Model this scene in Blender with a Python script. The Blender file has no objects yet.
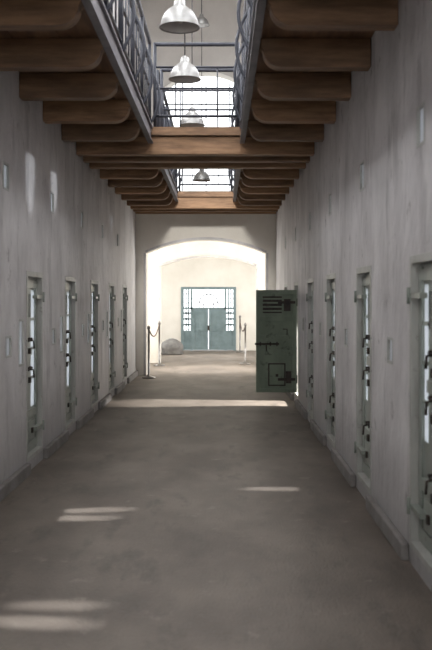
import bpy, bmesh, math, random
from mathutils import Vector, Matrix
random.seed(4)
scene = bpy.context.scene
XL, XR = -1.78, 1.15      # corridor wall planes
CX = -0.315
SL, SR = -0.87, 0.27      # gallery slot edges
YB, YE = -7.0, 18.8
ZJ = 3.37                 # underside of joists
ZP = 3.59                 # underside of boards
ROOF = 8.2

# ------------------------------------------------------------ materials
def mat(name, c1, c2, rough=0.8, scale=3.0, stretch=(1,1,1), bump=0.15, metal=0.0,
        detail=6, c3=None, fine=30.0, island=0.0, lo=0.35, hi=0.65, spec=0.5, t3=.60, c4=None, s4=5.0, stretch4=(1,1,.25), dirt=None):
    m = bpy.data.materials.new(name); m.use_nodes = True
    nt = m.node_tree; N = nt.nodes; L = nt.links
    b = N['Principled BSDF']
    g = N.new('ShaderNodeNewGeometry')
    mp = N.new('ShaderNodeMapping'); mp.inputs['Scale'].default_value = stretch
    L.new(g.outputs['Position'], mp.inputs['Vector'])
    n = N.new('ShaderNodeTexNoise'); n.inputs['Scale'].default_value = scale
    n.inputs['Detail'].default_value = detail; n.inputs['Roughness'].default_value = 0.6
    L.new(mp.outputs[0], n.inputs['Vector'])
    r = N.new('ShaderNodeValToRGB')
    r.color_ramp.elements[0].position = lo; r.color_ramp.elements[0].color = (*c1, 1)
    r.color_ramp.elements[1].position = hi; r.color_ramp.elements[1].color = (*c2, 1)
    L.new(n.outputs['Fac'], r.inputs['Fac'])
    col = r.outputs['Color']
    n2 = N.new('ShaderNodeTexNoise'); n2.inputs['Scale'].default_value = fine
    n2.inputs['Detail'].default_value = 4
    L.new(mp.outputs[0], n2.inputs['Vector'])
    def blot(col, c, sc, th, wid, st):
        mp3 = N.new('ShaderNodeMapping'); mp3.inputs['Scale'].default_value = st; mp3.inputs['Location'].default_value=(3.7,1.3,8.1)
        L.new(g.outputs['Position'], mp3.inputs['Vector'])
        n3 = N.new('ShaderNodeTexNoise'); n3.inputs['Scale'].default_value = sc
        n3.inputs['Detail'].default_value = 8; n3.inputs['Roughness'].default_value = 0.7
        L.new(mp3.outputs[0], n3.inputs['Vector'])
        r3 = N.new('ShaderNodeValToRGB')
        r3.color_ramp.elements[0].position = th; r3.color_ramp.elements[0].color = (0,0,0,1)
        r3.color_ramp.elements[1].position = th+wid; r3.color_ramp.elements[1].color = (1,1,1,1)
        L.new(n3.outputs['Fac'], r3.inputs['Fac'])
        mx = N.new('ShaderNodeMixRGB'); L.new(r3.outputs['Color'], mx.inputs['Fac'])
        L.new(col, mx.inputs['Color1']); mx.inputs['Color2'].default_value = (*c, 1)
        return mx.outputs['Color']
    if c3 is not None: col = blot(col, c3, scale*2.7, t3, .10, (1,1,1))
    if c4 is not None: col = blot(col, c4, s4, .54, .14, stretch4)
    if dirt is not None:
        # splash-back grime low on the wall, broken up by noise
        sp = N.new('ShaderNodeSeparateXYZ'); L.new(g.outputs['Position'], sp.inputs[0])
        mr = N.new('ShaderNodeMapRange'); mr.inputs['From Min'].default_value=0; mr.inputs['From Max'].default_value=.75
        mr.inputs['To Min'].default_value=1.3; mr.inputs['To Max'].default_value=0
        L.new(sp.outputs['Z'], mr.inputs['Value'])
        mu = N.new('ShaderNodeMath'); mu.operation='MULTIPLY'; mu.use_clamp=True
        L.new(mr.outputs[0], mu.inputs[0]); L.new(n.outputs['Fac'], mu.inputs[1])
        mx = N.new('ShaderNodeMixRGB'); L.new(mu.outputs[0], mx.inputs['Fac'])
        L.new(col, mx.inputs['Color1']); mx.inputs['Color2'].default_value=(*dirt,1); col=mx.outputs['Color']
    if island > 0:
        mr = N.new('ShaderNodeMapRange'); mr.inputs['To Min'].default_value = 1-island
        mr.inputs['To Max'].default_value = 1+island*0.5
        L.new(g.outputs['Random Per Island'], mr.inputs['Value'])
        mm = N.new('ShaderNodeMixRGB'); mm.blend_type = 'MULTIPLY'; mm.inputs['Fac'].default_value = 1
        L.new(col, mm.inputs['Color1']); L.new(mr.outputs[0], mm.inputs['Color2'])
        col = mm.outputs['Color']
    L.new(col, b.inputs['Base Color'])
    b.inputs['Roughness'].default_value = rough
    b.inputs['Metallic'].default_value = metal
    b.inputs['Specular IOR Level'].default_value = spec
    if bump > 0:
        ad = N.new('ShaderNodeMath'); ad.operation = 'ADD'
        L.new(n.outputs['Fac'], ad.inputs[0]); L.new(n2.outputs['Fac'], ad.inputs[1])
        bp = N.new('ShaderNodeBump'); bp.inputs['Strength'].default_value = bump
        bp.inputs['Distance'].default_value = 0.02
        L.new(ad.outputs[0], bp.inputs['Height']); L.new(bp.outputs[0], b.inputs['Normal'])
    return m

M_PLASTER = mat('plaster_grey', (.47,.452,.452), (.68,.66,.655), .58, 1.6, (1,1,.6), 1.0, c3=(.30,.285,.28), fine=10, t3=.60, c4=(.39,.375,.375), s4=3.5, dirt=(.26,.25,.245))
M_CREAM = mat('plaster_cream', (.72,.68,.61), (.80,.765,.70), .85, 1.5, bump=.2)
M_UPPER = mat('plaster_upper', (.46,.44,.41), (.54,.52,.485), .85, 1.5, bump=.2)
M_FLOOR = mat('concrete_floor', (.118,.096,.078), (.19,.16,.132), .58, 1.6, (1,.6,1), .3, c3=(.235,.205,.175), fine=60, c4=(.10,.083,.068), s4=4, stretch4=(1,.35,1))
M_CURB = mat('concrete_curb', (.17,.158,.15), (.27,.255,.245), .8, 3, bump=.3)
M_WOOD = mat('joist_wood', (.17,.09,.042), (.36,.205,.105), .55, 2.2, (1,7,7), .25, island=.4)
M_BOARD = mat('board_wood', (.11,.058,.03), (.20,.11,.06), .7, 2.0, (8,1,8), .2, island=.45)
M_STEEL = mat('painted_steel_dark', (.018,.021,.03), (.038,.042,.055), .55, 8, bump=.05, metal=.2)
M_FASCIA = mat('fascia_paint', (.13,.12,.135), (.19,.18,.19), .6, 4, bump=.1)
M_DOOR = mat('door_pale_green', (.22,.245,.215), (.33,.355,.315), .28, 3, (1,1,.4), .15, c3=(.16,.16,.135))
M_FRAME = mat('door_frame_paint', (.32,.325,.30), (.45,.45,.42), .4, 4, (1,1,.4), .15, c3=(.20,.19,.17))
M_GREEN = mat('door_dark_green', (.115,.15,.105), (.18,.225,.16), .5, 3, (1,1,.5), .15, c3=(.07,.085,.06), t3=.57)
M_IRON = mat('bolt_iron', (.025,.022,.02), (.065,.05,.04), .55, 12, bump=.1, metal=.5)
M_BLUE = mat('door_blue_green', (.14,.195,.205), (.20,.265,.28), .45, 4, bump=.08)
M_ALU = mat('spun_aluminium', (.22,.22,.215), (.31,.31,.30), .42, 9, bump=.02, metal=.8)
M_CABLE = mat('cable_black', (.03,.03,.03), (.05,.05,.05), .6, 9, bump=0)
M_WHITE = mat('white_enamel', (.40,.40,.38), (.48,.48,.46), .4, 5, bump=.03)
M_STONE = mat('stone_grey', (.15,.145,.14), (.24,.23,.22), .85, 7, bump=.4)
M_ROPE = mat('rope_dark', (.10,.07,.06), (.16,.11,.09), .8, 20, bump=.2)
M_CHROME = mat('stanchion_metal', (.16,.155,.15), (.28,.27,.26), .3, 9, bump=0, metal=.9)
def pane_mat():
    m = bpy.data.materials.new('frosted_pane'); m.use_nodes = True
    nt = m.node_tree; N = nt.nodes; L = nt.links
    for n in list(N): N.remove(n)
    o = N.new('ShaderNodeOutputMaterial'); t = N.new('ShaderNodeBsdfTranslucent'); d = N.new('ShaderNodeBsdfDiffuse')
    ns = N.new('ShaderNodeTexNoise'); ns.inputs['Scale'].default_value = 6
    r = N.new('ShaderNodeValToRGB'); r.color_ramp.elements[0].color = (.6,.63,.66,1); r.color_ramp.elements[1].color = (.9,.93,.96,1)
    L.new(ns.outputs['Fac'], r.inputs['Fac']); L.new(r.outputs[0], t.inputs['Color'])
    d.inputs['Color'].default_value = (.75,.75,.75,1)
    mx = N.new('ShaderNodeMixShader'); mx.inputs[0].default_value = .35
    L.new(t.outputs[0], mx.inputs[1]); L.new(d.outputs[0], mx.inputs[2]); L.new(mx.outputs[0], o.inputs['Surface'])
    return m
M_PANE = pane_mat()

# ------------------------------------------------------------ mesh builder
class B:
    def __init__(s, *mats): s.bm = bmesh.new(); s.mats = list(mats)
    def box(s, x0,x1,y0,y1,z0,z1, mi=0):
        x0,x1 = min(x0,x1),max(x0,x1); y0,y1=min(y0,y1),max(y0,y1); z0,z1=min(z0,z1),max(z0,z1)
        v = [s.bm.verts.new(p) for p in ((x0,y0,z0),(x1,y0,z0),(x1,y1,z0),(x0,y1,z0),(x0,y0,z1),(x1,y0,z1),(x1,y1,z1),(x0,y1,z1))]
        for f in ((0,3,2,1),(4,5,6,7),(0,1,5,4),(1,2,6,5),(2,3,7,6),(3,0,4,7)):
            s.bm.faces.new([v[i] for i in f]).material_index = mi
        return s
    def prism(s, pts, y0, y1, mi=0, axis='Y'):
        def P(a,b,c): return (a,c,b) if axis=='Y' else (c,a,b)
        A = [s.bm.verts.new(P(a,b,y0)) for a,b in pts]; C = [s.bm.verts.new(P(a,b,y1)) for a,b in pts]
        n = len(pts)
        s.bm.faces.new(A).material_index = mi; s.bm.faces.new(list(reversed(C))).material_index = mi
        for i in range(n):
            j=(i+1)%n
            s.bm.faces.new([A[j],A[i],C[i],C[j]]).material_index = mi
        return s
    def tube(s, pts, r, mi=0, seg=8):
        pts = [Vector(p) for p in pts]; rings=[]
        for i,p in enumerate(pts):
            d = (pts[min(i+1,len(pts)-1)]-pts[max(i-1,0)]).normalized()
            u = d.orthogonal().normalized() if i==0 else (pu - d*pu.dot(d)).normalized()
            pu = u; w = d.cross(u)
            rr = r[i] if isinstance(r,(list,tuple)) else r
            rings.append([s.bm.verts.new(p+(u*math.cos(2*math.pi*k/seg)+w*math.sin(2*math.pi*k/seg))*rr) for k in range(seg)])
        for a,b in zip(rings,rings[1:]):
            for k in range(seg):
                f = s.bm.faces.new([a[k],a[(k+1)%seg],b[(k+1)%seg],b[k]]); f.material_index=mi; f.smooth=True
        s.bm.faces.new(list(reversed(rings[0]))).material_index=mi; s.bm.faces.new(rings[-1]).material_index=mi
        return s
    def lathe(s, prof, c, mi=0, seg=28):
        rings=[]
        for r,z in prof:
            rings.append([s.bm.verts.new((c[0]+r*math.cos(2*math.pi*k/seg), c[1]+r*math.sin(2*math.pi*k/seg), c[2]+z)) for k in range(seg)])
        for a,b in zip(rings,rings[1:]):
            for k in range(seg):
                f = s.bm.faces.new([a[k],a[(k+1)%seg],b[(k+1)%seg],b[k]]); f.material_index=mi; f.smooth=True
        return s
    def obj(s, name, parent=None, bevel=0, xf=None):
        if xf is not None: bmesh.ops.transform(s.bm, matrix=xf, verts=s.bm.verts)
        bmesh.ops.recalc_face_normals(s.bm, faces=s.bm.faces)
        me = bpy.data.meshes.new(name); s.bm.to_mesh(me); s.bm.free()
        for m in s.mats: me.materials.append(m)
        o = bpy.data.objects.new(name, me); scene.collection.objects.link(o)
        if bevel:
            md = o.modifiers.new('bevel','BEVEL'); md.width=bevel; md.segments=2; md.limit_method='ANGLE'
        if parent: o.parent = parent
        return o
def empty(name):
    e = bpy.data.objects.new(name, None); e.empty_display_size=.1; scene.collection.objects.link(e); return e

# ------------------------------------------------------------ layout
left_doors  = [0.48, 2.5, 4.53, 6.55, 8.6, 10.63, 12.66, 14.65, 16.65]
right_doors = [0.8, 2.95, 5.1, 7.25, 9.4, 11.55, 13.8, 15.95]
DW = .37
DZ0, DZ1 = .10, 1.86
left_open=[]; right_open=[]
lv=[]; rv=[]; lp=[]; rp=[]
for y in left_doors:
    left_open.append((y-DW,y+DW,DZ0,DZ1))
    v=(y-1.25,y-1.05,2.50,2.73); lv.append(v); left_open.append(v)
    a=(y-1.16,y-.96,1.11,1.29); b=(y-.68,y-.48,1.00,1.42); lp += [a,b]; left_open += [a,b]
for y in right_doors:
    right_open.append((y-DW,y+DW,DZ0,DZ1))
    v=(y-.02,y+.18,2.48,2.72); rv.append(v); right_open.append(v)
    a=(y+.92,y+1.12,1.16,1.34); rp.append(a); right_open.append(a)

def long_wall(name, x0, x1, ops):
    ys = sorted({YB,YE}|{o[0] for o in ops}|{o[1] for o in ops}); zs = sorted({0,3.7}|{o[2] for o in ops}|{o[3] for o in ops})
    b = B(M_PLASTER)
    for i in range(len(ys)-1):
        ym=(ys[i]+ys[i+1])/2
        run=None
        for j in range(len(zs)-1):
            zm=(zs[j]+zs[j+1])/2
            hole=any(o[0]<ym<o[1] and o[2]<zm<o[3] for o in ops)
            if hole:
                if run is not None: b.box(x0,x1,ys[i],ys[i+1],run,zs[j]); run=None
            elif run is None: run=zs[j]
        if run is not None: b.box(x0,x1,ys[i],ys[i+1],run,3.7)
    b.box(x0,x1,YB,YE,3.7,ROOF)
    return b.obj(name)
long_wall('wall_left', XL-.3, XL, left_open)
long_wall('wall_right', XR, XR+.3, right_open)

B(M_FLOOR).box(-5,5,YB-.3,29,-.2,0).obj('floor')

def curb(name, x0,x1, centers):
    b=B(M_CURB); y=YB
    for c in centers:
        b.box(x0,x1,y,c-DW-.02,0,.11); y=c+DW+.02
    b.box(x0,x1,y,YE,0,.11)
    b.obj(name, bevel=.012)
curb('baseboard_left', XL, XL+.05, left_doors)
curb('baseboard_right', XR-.05, XR, right_doors)

def panes(name, xw, n, lst):
    b=B(M_FRAME, M_PANE)
    for (y0,y1,z0,z1) in lst:
        t=.018
        for (a0,a1,b0,b1) in ((y0,y1,z0,z0+t),(y0,y1,z1-t,z1),(y0,y0+t,z0+t,z1-t),(y1-t,y1,z0+t,z1-t)):
            b.box(xw-n*.05, xw+n*.003, a0,a1,b0,b1,0)
        b.box(xw-n*.02, xw-n*.015, y0+t,y1-t,z0+t,z1-t,1)
    return b.obj(name)
panes('window_1', XL, 1, lv); panes('window_2', XR, -1, rv)
panes('window_3', XL, 1, lp); panes('window_4', XR, -1, rp)

# ------------------------------------------------------------ cell doors (closed)
def leaf_parts(b, g, y0,y1,z0,z1, a0, a1, wide):
    f=a1; e=a1+.014
    ga, gb = y1-(.27 if wide else .22), y1-.09      # limits of added backlit strip, stands in for the lit far reveal
    gz0, gz1 = z0+(.42 if wide else .62), z1-.12
    b.box(g(a0),g(a1),y0,ga,z0,z1,0); b.box(g(a0),g(a1),gb,y1,z0,z1,0)
    b.box(g(a0),g(a1),ga,gb,z0,gz0,0); b.box(g(a0),g(a1),ga,gb,gz1,z1,0)
    b.box(g(f-.012),g(f-.006),ga,gb,gz0,gz1,2)
    for q in (.25,.5,.75): b.box(g(f-.006),g(f+.004),ga,gb,gz0+(gz1-gz0)*q-.012,gz0+(gz1-gz0)*q+.012,0)
    for zz in (z0+.03, z0+.33, z1-.10):
        b.box(g(f),g(e),y0+.02,y1-.02,zz,zz+.07,0)
    b.box(g(f),g(e),y0+.02,ga-.01,z0+.92,z0+.99,0)
    for yy in (y0+.02, y1-.09):
        b.box(g(f),g(e-.002),yy,yy+.07,z0+.02,z1-.02,0)
    b.box(g(f),g(f+.006),y0+.10,ga-.03,z1-.38,z1-.16,1)
    for k in range(4): b.box(g(f+.006),g(f+.02),y0+.12+k*.052,y0+.135+k*.052,z1-.38,z1-.16,0)
    ym=(y0+y1)/2
    b.box(g(f),g(f+.02),ym-.14,ym+.14,z0+.12,z0+.30,0)
    b.box(g(f+.02),g(f+.035),ym-.02,ym+.02,z0+.18,z0+.23,1)

def bolt(b,g,y0,y1,z,a):
    b.box(g(a),g(a+.010),y0,y1,z-.035,z+.035,0)
    yy=(y0+y1)/2
    X=g(a+.030)
    b.tube([(X,y0-.06,z),(X,y1+.03,z)],.010,1)
    for t in (y0+.02,y1-.04): b.box(g(a+.01),g(a+.045),t,t+.02,z-.018,z+.018,1)
    b.tube([(X,yy,z),(g(a+.07),yy,z-.01),(g(a+.075),yy,z-.08)],.008,1)
    b.box(g(a+.02),g(a+.045),yy-.025,yy+.025,z-.13,z-.08,1)

def cell_door(idx, xw, n, yc):
    e = empty('door_%d'%idx)
    g=lambda a: xw+n*a
    f=B(M_FRAME)
    y0,y1=yc-DW,yc+DW
    f.box(g(-.16),g(.006),y0,y0+.045,DZ0,DZ1); f.box(g(-.16),g(.006),y1-.045,y1,DZ0,DZ1)
    f.box(g(-.16),g(.006),y0+.045,y1-.045,DZ1-.05,DZ1); f.box(g(-.16),g(.006),y0+.045,y1-.045,DZ0,DZ0+.04)
    f.obj('frame',e,bevel=.003)
    b=B(M_DOOR,M_IRON,M_PANE)
    leaf_parts(b,g,y0+.048,y1-.048,DZ0+.043,DZ1-.053,-.10,-.05, n>0)
    b.obj('leaf',e)
    h=B(M_DOOR,M_IRON)
    near = y0
    for z in ((1.22,.95) if n>0 else (1.30,1.05,.62)):
        a,c = near+.06, near+.24
        bolt(h,g,a,c,z,-.035)
    for z in (.35,1.62):
        a,c = (y1-.30,y1-.02)
        h.box(g(-.036),g(.009),a,c,z-.016,z+.016,0)
        h.tube([(g(.015),c,z-.05),(g(.015),c,z+.05)],.012,0)
    h.obj('bolt_ironwork',e)
k=1
for y in left_doors: cell_door(k,XL,1,y); k+=1
for y in right_doors:
    if abs(y-13.8)>.1: cell_door(k,XR,-1,y); k+=1

# open cell door : frame in wall + leaf swung into corridor
fe = empty('door_%d'%k)
f=B(M_FRAME); y0,y1=13.8-DW,13.8+DW; g=lambda a: XR-a
f.box(g(-.16),g(-.003),y0,y0+.045,DZ0,DZ1); f.box(g(-.16),g(-.003),y1-.045,y1,DZ0,DZ1)
f.box(g(-.16),g(-.003),y0+.045,y1-.045,DZ1-.05,DZ1); f.box(g(-.16),g(-.003),y0+.045,y1-.045,DZ0,DZ0+.04)
f.obj('frame',fe,bevel=.005)
ce = empty('cell_door')
OX0, OX1, OZ0, OZ1, OY = .525, 1.130, .205, 1.735, 13.47
b=B(M_GREEN,M_IRON)
b.box(OX0,OX1,OY,OY+.045,OZ0,OZ1)
fy=OY
def pl(x0,x1,z0,z1,t=.015,mi=0): b.box(x0,x1,fy-t,fy,z0,z1,mi)
pl(OX0,OX0+.06,OZ0,OZ1,.03); pl(OX1-.06,OX1,OZ0,OZ1,.03)
pl(OX0+.06,OX1-.06,OZ1-.06,OZ1,.03); pl(OX0+.06,OX1-.06,OZ0,OZ0+.06,.03)
pl(OX0+.06,OX1-.06,1.27,1.34,.03); pl(OX0+.06,OX1-.06,.76,.84,.03); pl(OX0+.06,OX1-.06,1.0,1.06,.03)
pl(OX0+.10,OX1-.22,1.39,1.64,.008,1)
for i in range(4): pl(OX0+.10,OX1-.22,1.41+i*.06,1.435+i*.06,.028)
pl(OX1-.19,OX1-.09,1.42,1.60,.03,1)
pl(OX0+.18,OX0+.44,.30,.64,.012,1); pl(OX0+.20,OX0+.42,.32,.62,.026,0); pl(OX0+.29,OX0+.33,.44,.48,.045,1)
pl(OX1-.16,OX1-.08,.34,.52,.02,1)
b.tube([(OX0-.02,fy-.045,.93),(OX0+.34,fy-.045,.93)],.014,1)
for xx in (OX0+.05,OX0+.2,OX0+.3): pl(xx,xx+.02,.90,.96,.06,1)
b.tube([(OX0+.15,fy-.035,.93),(OX0+.15,fy-.08,.92),(OX0+.15,fy-.085,.83)],.009,1)
b.tube([(OX0+.40,fy-.04,1.15),(OX0+.46,fy-.05,1.15),(OX0+.46,fy-.05,1.07)],.008,1)
b.obj('leaf',ce,bevel=.004)
h=B(M_IRON)
for z in (.4,1.55):
    h.tube([(OX1,OY-.01,z-.06),(OX1,OY-.01,z+.06)],.014); h.box(OX1-.28,OX1-.02,OY-.036,OY-.031,z-.02,z+.02)
h.obj('hinges',ce)
b=B(M_PLASTER); X0=XR+.3; X1=XR+2.6
b.box(X0,X1,12.5,12.7,0,2.9); b.box(X0,X1,15.0,15.2,0,2.9); b.box(X0,X1+.2,12.5,15.2,2.9,3.1)
b.box(X1,X1+.2,12.5,15.2,0,1.5); b.box(X1,X1+.2,12.5,13.4,1.5,2.9); b.box(X1,X1+.2,14.4,15.2,1.5,2.9); b.box(X1,X1+.2,13.4,14.4,2.5,2.9)
b.obj('wall_cell')

# ------------------------------------------------------------ galleries
def joist_profile(xw, xs, n):
    L = n*(xs-xw)
    pts=[(.004,ZP),(.004,ZJ),(L-.20,ZJ)]
    for i in range(1,9):
        a=i/8*math.pi/2
        pts.append((L-.20+.15*math.sin(a), ZJ+.13*(1-math.cos(a))))
    pts += [(L-.03,ZJ+.15),(L-.03,ZP)]
    return [(xw+n*p[0],p[1]) for p in pts]
joY = [y for y in [-6.72+1.05*i for i in range(17)]] + [13.25,14.2,15.15,16.1,17.05]
joY = [y for y in joY if y<10.6 or y>12.9]
t=.07
for nm,xw,xs,n in (('gallery_left',XL,SL,1),('gallery_right',XR,SR,-1)):
    e=empty(nm)
    b=B(M_WOOD)
    for y in joY: b.prism(joist_profile(xw,xs,n), y-t, y+t)
    b.obj('joists',e,bevel=.008)
    b=B(M_BOARD)
    nb=5; w=(abs(xs-xw)-.004)/nb
    for i in range(nb):
        for (ya,yb2) in ((YB,-1.9),(-1.9,3.7),(3.7,8.5),(8.5,11.0),(12.3,15.7),(15.7,17.6)):
            x=xw+n*(.004+w*i)
            b.box(x,x+n*w,ya,yb2,ZP+.002+.008*(i%2),ZP+.05)
    b.obj('boards',e)
    b=B(M_FASCIA)
    for ya,yb2 in ((YB,11.0),(12.3,17.6)):
        b.box(xs-n*.02,xs+n*.015,ya,yb2,3.50,3.70)
        b.box(xs+n*.015,xs+n*.04,ya,yb2,3.50,3.52); b.box(xs+n*.015,xs+n*.04,ya,yb2,3.68,3.70)
    b.obj('fascia',e)
for nm,ya,yb2,beams in (('gallery_bridge',11.0,12.3,(11.1,11.65,12.2)),('gallery_bridge',17.6,18.8,(17.7,18.25,18.7))):
    e=empty(nm); b=B(M_WOOD)
    for y in beams: b.box(XL+.004,XR-.004,y-.075,y+.075,ZJ,ZP)
    b.obj('beams',e,bevel=.01)
    b=B(M_BOARD); nb=6; w=(yb2-ya)/nb
    for i in range(nb): b.box(XL+.004,XR-.004,ya+w*i,ya+w*(i+1),ZP+.002+.008*(i%2),ZP+.05)
    b.obj('boards',e)
    b=B(M_WOOD)
    b.box(SL+.02,SR-.02,ya-.02,ya+.015,3.60,3.70)
    if yb2<18: b.box(SL+.02,SR-.02,yb2-.015,yb2+.02,3.60,3.70)
    b.obj('fascia',e)

RT=4.72
def rail_run(name, pA, pB, step=.26, inward=(1,0), bulge=.12):
    A=Vector((*pA,0)); Bv=Vector((*pB,0)); d=Bv-A; L=d.length; d.normalize()
    iw=Vector((*inward,0))
    b=B(M_STEEL)
    for z,r in ((RT,.026),(RT-.28,.014),(4.18,.014),(3.84,.017)):
        b.tube([(A.x,A.y,z),(Bv.x,Bv.y,z)],r)
    nP=max(1,round(L/1.05))
    for i in range(nP+1):
        p=A+d*(L*i/nP)
        b.tube([(p.x,p.y,3.705),(p.x,p.y,RT+.02)],.021)
        if bulge:
            pts=[]
            for k in range(11):
                u=k/10; q=p+iw*(.0+bulge*math.sin(math.pi*u))
                pts.append((q.x,q.y,3.71+.73*u))
            b.tube(pts,.016)
    nB=max(1,round(L/step))
    for i in range(nB):
        p=A+d*(L*(i+.5)/nB)
        b.tube([(p.x,p.y,3.84),(p.x,p.y,RT-.28)],.009,seg=6)
    return b.obj(name)
rail_run('gallery_railing',(SL,YB),(SL,10.95))
rail_run('gallery_railing',(SR,YB),(SR,10.95),inward=(-1,0))
rail_run('gallery_railing',(SL,12.35),(SL,17.55))
rail_run('gallery_railing',(SR,12.35),(SR,17.55),inward=(-1,0))
rail_run('gallery_railing',(SL+.06,11.03),(SR-.06,11.03),bulge=0,step=.57)
rail_run('gallery_railing',(SL+.06,12.27),(SR-.06,12.27),bulge=0,step=.57)
rail_run('gallery_railing',(SL+.06,17.63),(SR-.06,17.63),bulge=0,step=.57)

# ------------------------------------------------------------ end walls and vestibule
def arch_wall(b, x0,x1,zb,zt, ox0,ox1,ob,spring,peak,y0,y1,mi=0,N=20):
    b.box(x0,ox0,y0,y1,zb,zt,mi); b.box(ox1,x1,y0,y1,zb,zt,mi)
    if ob>zb: b.box(ox0,ox1,y0,y1,zb,ob,mi)
    h=(ox1-ox0)/2; c=(ox0+ox1)/2; rise=peak-spring
    R=(h*h+rise*rise)/(2*rise)
    zf=lambda x: peak-R+math.sqrt(max(R*R-(x-c)**2,0))
    for i in range(N):
        a=ox0+(ox1-ox0)*i/N; d=ox0+(ox1-ox0)*(i+1)/N
        b.prism([(a,zf(a)),(d,zf(d)),(d,zt),(a,zt)],y0,y1,mi)
    return zf
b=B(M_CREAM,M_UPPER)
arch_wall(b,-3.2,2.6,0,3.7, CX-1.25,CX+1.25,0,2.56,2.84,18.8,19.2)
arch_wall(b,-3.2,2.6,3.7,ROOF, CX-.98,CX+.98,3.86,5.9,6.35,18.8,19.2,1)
b.obj('wall_end')
b=B(M_CREAM); arch_wall(b,-3.2,2.6,0,3.6, CX-1.2,CX+1.2,0,2.42,2.64,22.5,22.8); b.obj('wall_partition')
def arch_trim(name,h,spring,peak,y,w=.05,t=.02):
    R=(h*h+(peak-spring)**2)/(2*(peak-spring)); zc=peak-R; N=24
    b=B(M_PLASTER); a0=math.asin(h/R)
    for i in range(N):
        a=-a0+2*a0*i/N; c=-a0+2*a0*(i+1)/N
        P=lambda r,q:(CX+r*math.sin(q), zc+r*math.cos(q))
        b.prism([P(R,a),P(R,c),P(R+w,c),P(R+w,a)],y-t,y)
    b.box(CX-h-w,CX-h,y-t,y,0,spring); b.box(CX+h,CX+h+w,y-t,y,0,spring)
    b.obj(name)
arch_trim('trim_1',1.25,2.56,2.84,18.8); arch_trim('trim_2',1.2,2.42,2.64,22.5)
for nm,x0,x1 in (('wall_hall_left',-3.2,-3.0),('wall_hall_right',2.4,2.6)):
    b=B(M_CREAM)
    b.box(x0,x1,19.2,28.4,0,.8); b.box(x0,x1,19.2,28.4,2.7,3.6)
    ys=[19.2,19.7,21.7,23.4,27.0,28.4]
    b.box(x0,x1,ys[0],ys[1],.8,2.7); b.box(x0,x1,ys[2],ys[3],.8,2.7); b.box(x0,x1,ys[4],ys[5],.8,2.7)
    b.obj(nm)
B(M_CREAM).box(-3.2,2.6,19.2,28.4,3.6,3.8).obj('ceiling_hall')
FX0,FX1=-1.245,.467; FZ=1.975
b=B(M_CREAM); b.box(-3.0,FX0,28,28.3,0,3.6); b.box(FX1,2.4,28,28.3,0,3.6); b.box(FX0,FX1,28,28.3,FZ,3.6); b.obj('wall_far')
e=empty('door_%d'%(k+1))
b=B(M_BLUE,M_IRON)
Y0=27.97; Y1=28.06
b.box(FX0,FX0+.09,Y0,Y1,0,FZ); b.box(FX1-.09,FX1,Y0,Y1,0,FZ); b.box(FX0+.09,FX1-.09,Y0,Y1,FZ-.08,FZ)
b.box(FX0+.09,FX1-.09,Y0,Y1,1.28,1.34)
b.box(FX0+.30,FX0+.36,Y0,Y1,0,FZ-.08); b.box(FX1-.36,FX1-.30,Y0,Y1,0,FZ-.08)
b.obj('frame',e)
b=B(M_BLUE,M_IRON)
mx=(FX0+FX1)/2
def leafp(x0,x1):
    b.box(x0,x1,28.0,28.04,.02,1.28)
    for zz in (.02,.6,1.18): b.box(x0,x1,27.975,28.0,zz,zz+.09)
    for xx in (x0,x1-.07): b.box(xx,xx+.07,27.976,28.0,.02,1.27)
leafp(FX0+.36,mx-.008); leafp(mx+.008,FX1-.36)
for xa,xb in ((FX0+.09,FX0+.30),(FX1-.30,FX1-.09)):
    b.box(xa,xb,28.0,28.04,.02,.62)
    for z in (.8,.98,1.16): b.box(xa,xb,28.0,28.03,z-.03,z+.03)
    for q in (.33,.67): b.box(xa+(xb-xa)*q-.02,xa+(xb-xa)*q+.02,28.0,28.03,.62,FZ-.08)
b.box(mx-.03,mx+.03,27.95,27.975,.62,.78,1)
b.obj('leaf',e)
b=B(M_IRON)
zz0,zz1=1.34,FZ-.08
n=9
for i in range(1,n):
    x=FX0+.36+(FX1-FX0-.72)*i/n
    b.box(x-.007,x+.007,28.0,28.02,zz0,zz1)
for z in (1.48,1.62,1.76): b.box(FX0+.09,FX1-.09,28.0,28.02,z-.007,z+.007)
b.tube([(mx+.16*math.cos(a/12*math.pi),28.0,1.35+.22*math.sin(a/12*math.pi)) for a in range(13)],.013)
b.tube([(mx+.32*math.cos(a/12*math.pi),28.0,1.35+.40*math.sin(a/12*math.pi)) for a in range(13)],.013)
b.obj('transom_grille',e)

b=B(M_STEEL)
for x in (-.5,0,.5): b.box(CX+x-.012,CX+x+.012,18.95,18.98,3.86,6.2 if abs(x)<.1 else 6.15)
for z in (4.2,4.7,5.2,5.7): b.box(CX-.98,CX+.98,18.95,18.98,z-.012,z+.012)
b.obj('window_5')

b=B(M_CREAM)
b.box(XL-.3,SL,YB,19.2,ROOF,ROOF+.2); b.box(SR,XR+.3,YB,19.2,ROOF,ROOF+.2); b.box(SL,SR,15,19.2,ROOF,ROOF+.2); b.box(SL,SR,YB,YB+1,ROOF,ROOF+.2)
b.obj('ceiling')
b=B(M_CREAM); b.box(XL-.3,CX-.9,YB-.3,YB,0,ROOF); b.box(CX+.9,XR+.3,YB-.3,YB,0,ROOF); b.box(CX-.9,CX+.9,YB-.3,YB,0,.8); b.box(CX-.9,CX+.9,YB-.3,YB,2.8,ROOF)
b.obj('wall_back')
b=B(M_STEEL)
for i in range(21): b.box(SL,SR,-5.8+i,-5.76+i,ROOF+.05,ROOF+.1)
b.obj('window_6')

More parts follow.
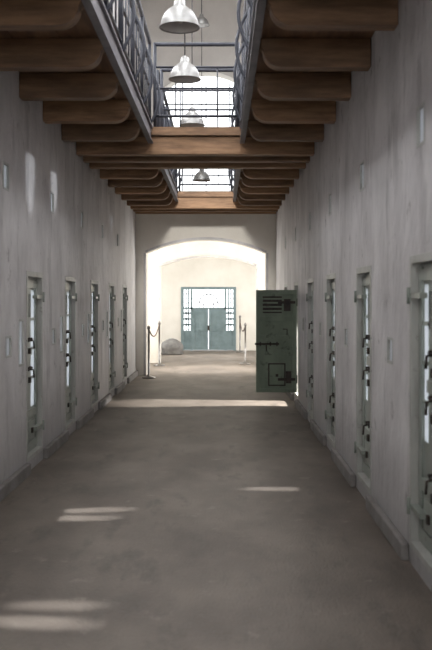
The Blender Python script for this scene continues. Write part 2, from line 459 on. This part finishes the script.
# ------------------------------------------------------------ pendant lamps
def pendant(x,y,z,r=.17,top=ROOF):
    b=B(M_ALU,M_CABLE,M_WHITE); h=r*1.3
    out=[(1.0,0),(.99,.02),(.97,.12),(.90,.32),(.77,.52),(.58,.68),(.38,.79),(.30,.84),(.28,1.02),(.22,1.10),(.08,1.14),(.03,1.2)]
    b.lathe([(a*r,c*h) for a,c in out],(x,y,z),0)
    b.lathe([(1.0*r,0),(1.05*r,-.03*r),(1.05*r,.02*r),(1.0*r,.03*r)],(x,y,z),0)
    inn=[(.97,.02),(.88,.30),(.75,.50),(.55,.65),(.30,.76),(.01,.78)]
    b.lathe([(a*r,c*h) for a,c in inn],(x,y,z),2)
    b.lathe([(a*r,c*h) for a,c in [(.01,.14),(.14,.17),(.20,.28),(.18,.42),(.10,.56),(.09,.72)]],(x,y,z),2,16)
    b.tube([(x,y,z+1.12*h),(x,y,top)],.007,1,6)
    return b.obj('pendant_lamp')
pendant(-.37,8.05,4.03,.175); pendant(-.41,10.2,4.09,.175); pendant(-.41,12.75,4.06,.175); pendant(-.385,18.0,3.97,.175)
pendant(-.36,16.6,6.65,.14)

# ------------------------------------------------------------ small things in the hall
def stanchion(b,x,y,h=1.0):
    b.lathe([(.001,.0),(.14,0),(.14,.02),(.05,.045),(.022,.06),(.022,h-.06),(.035,h-.05),(.035,h-.01),(.02,h),(.001,h+.02)],(x,y,0),0,20)
def barrier(p,q):
    e=empty('rope_barrier'); b=B(M_CHROME); stanchion(b,*p); stanchion(b,*q); b.obj('posts',e)
    h=min(p[2],q[2])-.05; b=B(M_ROPE); P=[]
    for i in range(13):
        u=i/12; P.append((p[0]+(q[0]-p[0])*u, p[1]+(q[1]-p[1])*u, h-.22*4*u*(1-u)))
    b.tube(P,.014); b.obj('rope',e)
barrier((-1.46,18.2,1.05),(-1.48,21.6,1.05)); barrier((.60,22.2,1.0),(.57,27.0,1.1))
b=B(M_STONE)
b.lathe([(.001,0),(.30,0),(.33,.05),(.31,.12),(.34,.16),(.33,.26),(.27,.35),(.16,.42),(.05,.46),(.001,.46)],(-1.42,26.0,0),0,24)
b.obj('stone_mound')

# ------------------------------------------------------------ lights
def area(name,loc,rot,sx,sy,e,col=(1,1,1)):
    l=bpy.data.lights.new(name,'AREA'); l.shape='RECTANGLE'; l.size=sx; l.size_y=sy; l.energy=e; l.color=col
    o=bpy.data.objects.new(name,l); o.location=loc; o.rotation_euler=rot; scene.collection.objects.link(o); return o
R=math.radians
area('skylight_daylight',(CX,4.5,ROOF-.05),(0,0,0),1.1,21,460,(.96,.975,1))
area('back_fill_light',(CX,YB+.05,1.8),(R(90),0,0),1.8,2.0,110,(.99,.98,.98))  # added frontal fill at the unseen rear opening
area('upper_fill_right',(XR-.02,4.5,5.4),(0,R(75),0),1.0,22,540,(.97,.975,1))  # added fill aimed through the slot at the left wall, no window built
area('upper_fill_left',(XL+.02,4.5,5.4),(0,R(-75),0),1.0,22,680,(.97,.975,1))  # matching added fill for the right wall, no window built
area('hall_window_daylight_right',(2.35,20.7,1.75),(0,R(90),0),1.9,2.0,100,(1,.97,.92))
area('hall_window_daylight_left',(-2.95,20.7,1.75),(0,R(-90),0),1.9,2.0,75,(1,.97,.92))
area('hall_window_daylight_rear',(2.35,25.2,1.75),(0,R(90),0),1.9,3.6,66,(1,.98,.94))
area('hall_window_daylight_rear_left',(-2.95,25.2,1.75),(0,R(-90),0),1.9,3.6,48,(1,.98,.94))
def spot(name,loc,tgt,ang,e,sx=1,sy=1,col=(1,1,1),blend=.4,rad=.02):
    l=bpy.data.lights.new(name,'SPOT'); l.energy=e; l.spot_size=R(ang); l.spot_blend=blend; l.color=col; l.shadow_soft_size=rad
    o=bpy.data.objects.new(name,l); o.location=loc
    o.rotation_euler=(Vector(tgt)-Vector(loc)).to_track_quat('-Z','Y').to_euler()
    o.scale=(sx,sy,1); scene.collection.objects.link(o); return o
beams=[((-.42,6.9,7.6),(-.955,6.82,0),6.0,3000),((-.42,6.6,7.6),(-1.03,6.57,0),5.8,3000),
       ((-.27,7.6,7.6),(.455,7.58,0),5.6,3000),
       ((-.40,4.7,7.6),(-.84,4.70,0),5.4,2500),((-.42,4.4,7.6),(-.90,4.45,0),6,2800)]
for i,(a,c,an,en) in enumerate(beams): spot('sunbeam_lamp_%d'%(i+1),a,c,an,en,.30,1,(.97,.98,1),1.0,.03)
spot('cell_window_beam',(3.5,13.85,2.2),(.3,13.85,0),26,3400,1,1,(1,.97,.93))
# spots added under the closed ceiling to brighten the hall floor
spot('hall_floor_spot_1',(CX,20.6,3.55),(CX,20.6,0),46,750,1,1,(1,.98,.95),.5,.3)
spot('hall_floor_spot_2',(CX,25.0,3.55),(CX,25.0,0),46,420,1,1,(1,.98,.95),.5,.3)
spot('end_wall_fill',(CX,12.9,4.45),(CX,18.8,3.05),50,650,1,1,(1,.97,.92),1,.15)  # added spot that brightens the end wall above the arch
spot('upper_window_beam_1',(1.05,8.4,4.6),(XL,8.4,2.85),15,230,.6,1,(.9,.94,1),.8)
spot('upper_window_beam_2',(1.05,9.6,4.6),(XL,9.6,2.85),13,200,.6,1,(.9,.94,1),.8)
spot('upper_window_beam_3',(1.05,14.0,4.6),(XL,14.6,2.95),12,90,.6,1,(.9,.94,1),.8)

w=bpy.data.worlds.new('World'); scene.world=w; w.use_nodes=True
bg=w.node_tree.nodes['Background']; bg.inputs['Color'].default_value=(.95,.975,1,1); bg.inputs['Strength'].default_value=3.0

cd=bpy.data.cameras.new('camera'); cam=bpy.data.objects.new('camera',cd); scene.collection.objects.link(cam)
cam.location=(0,0,1.6); cam.rotation_euler=(R(90),0,0)
cd.lens=49.85; cd.sensor_width=36; cd.sensor_fit='AUTO'
cd.shift_x=-5/650; cd.shift_y=-26/650
cd.clip_start=.05; cd.clip_end=200
cd.dof.use_dof=True; cd.dof.focus_distance=14; cd.dof.aperture_fstop=2.8
scene.camera=cam
scene.view_settings.view_transform='Standard'
scene.view_settings.exposure=.14
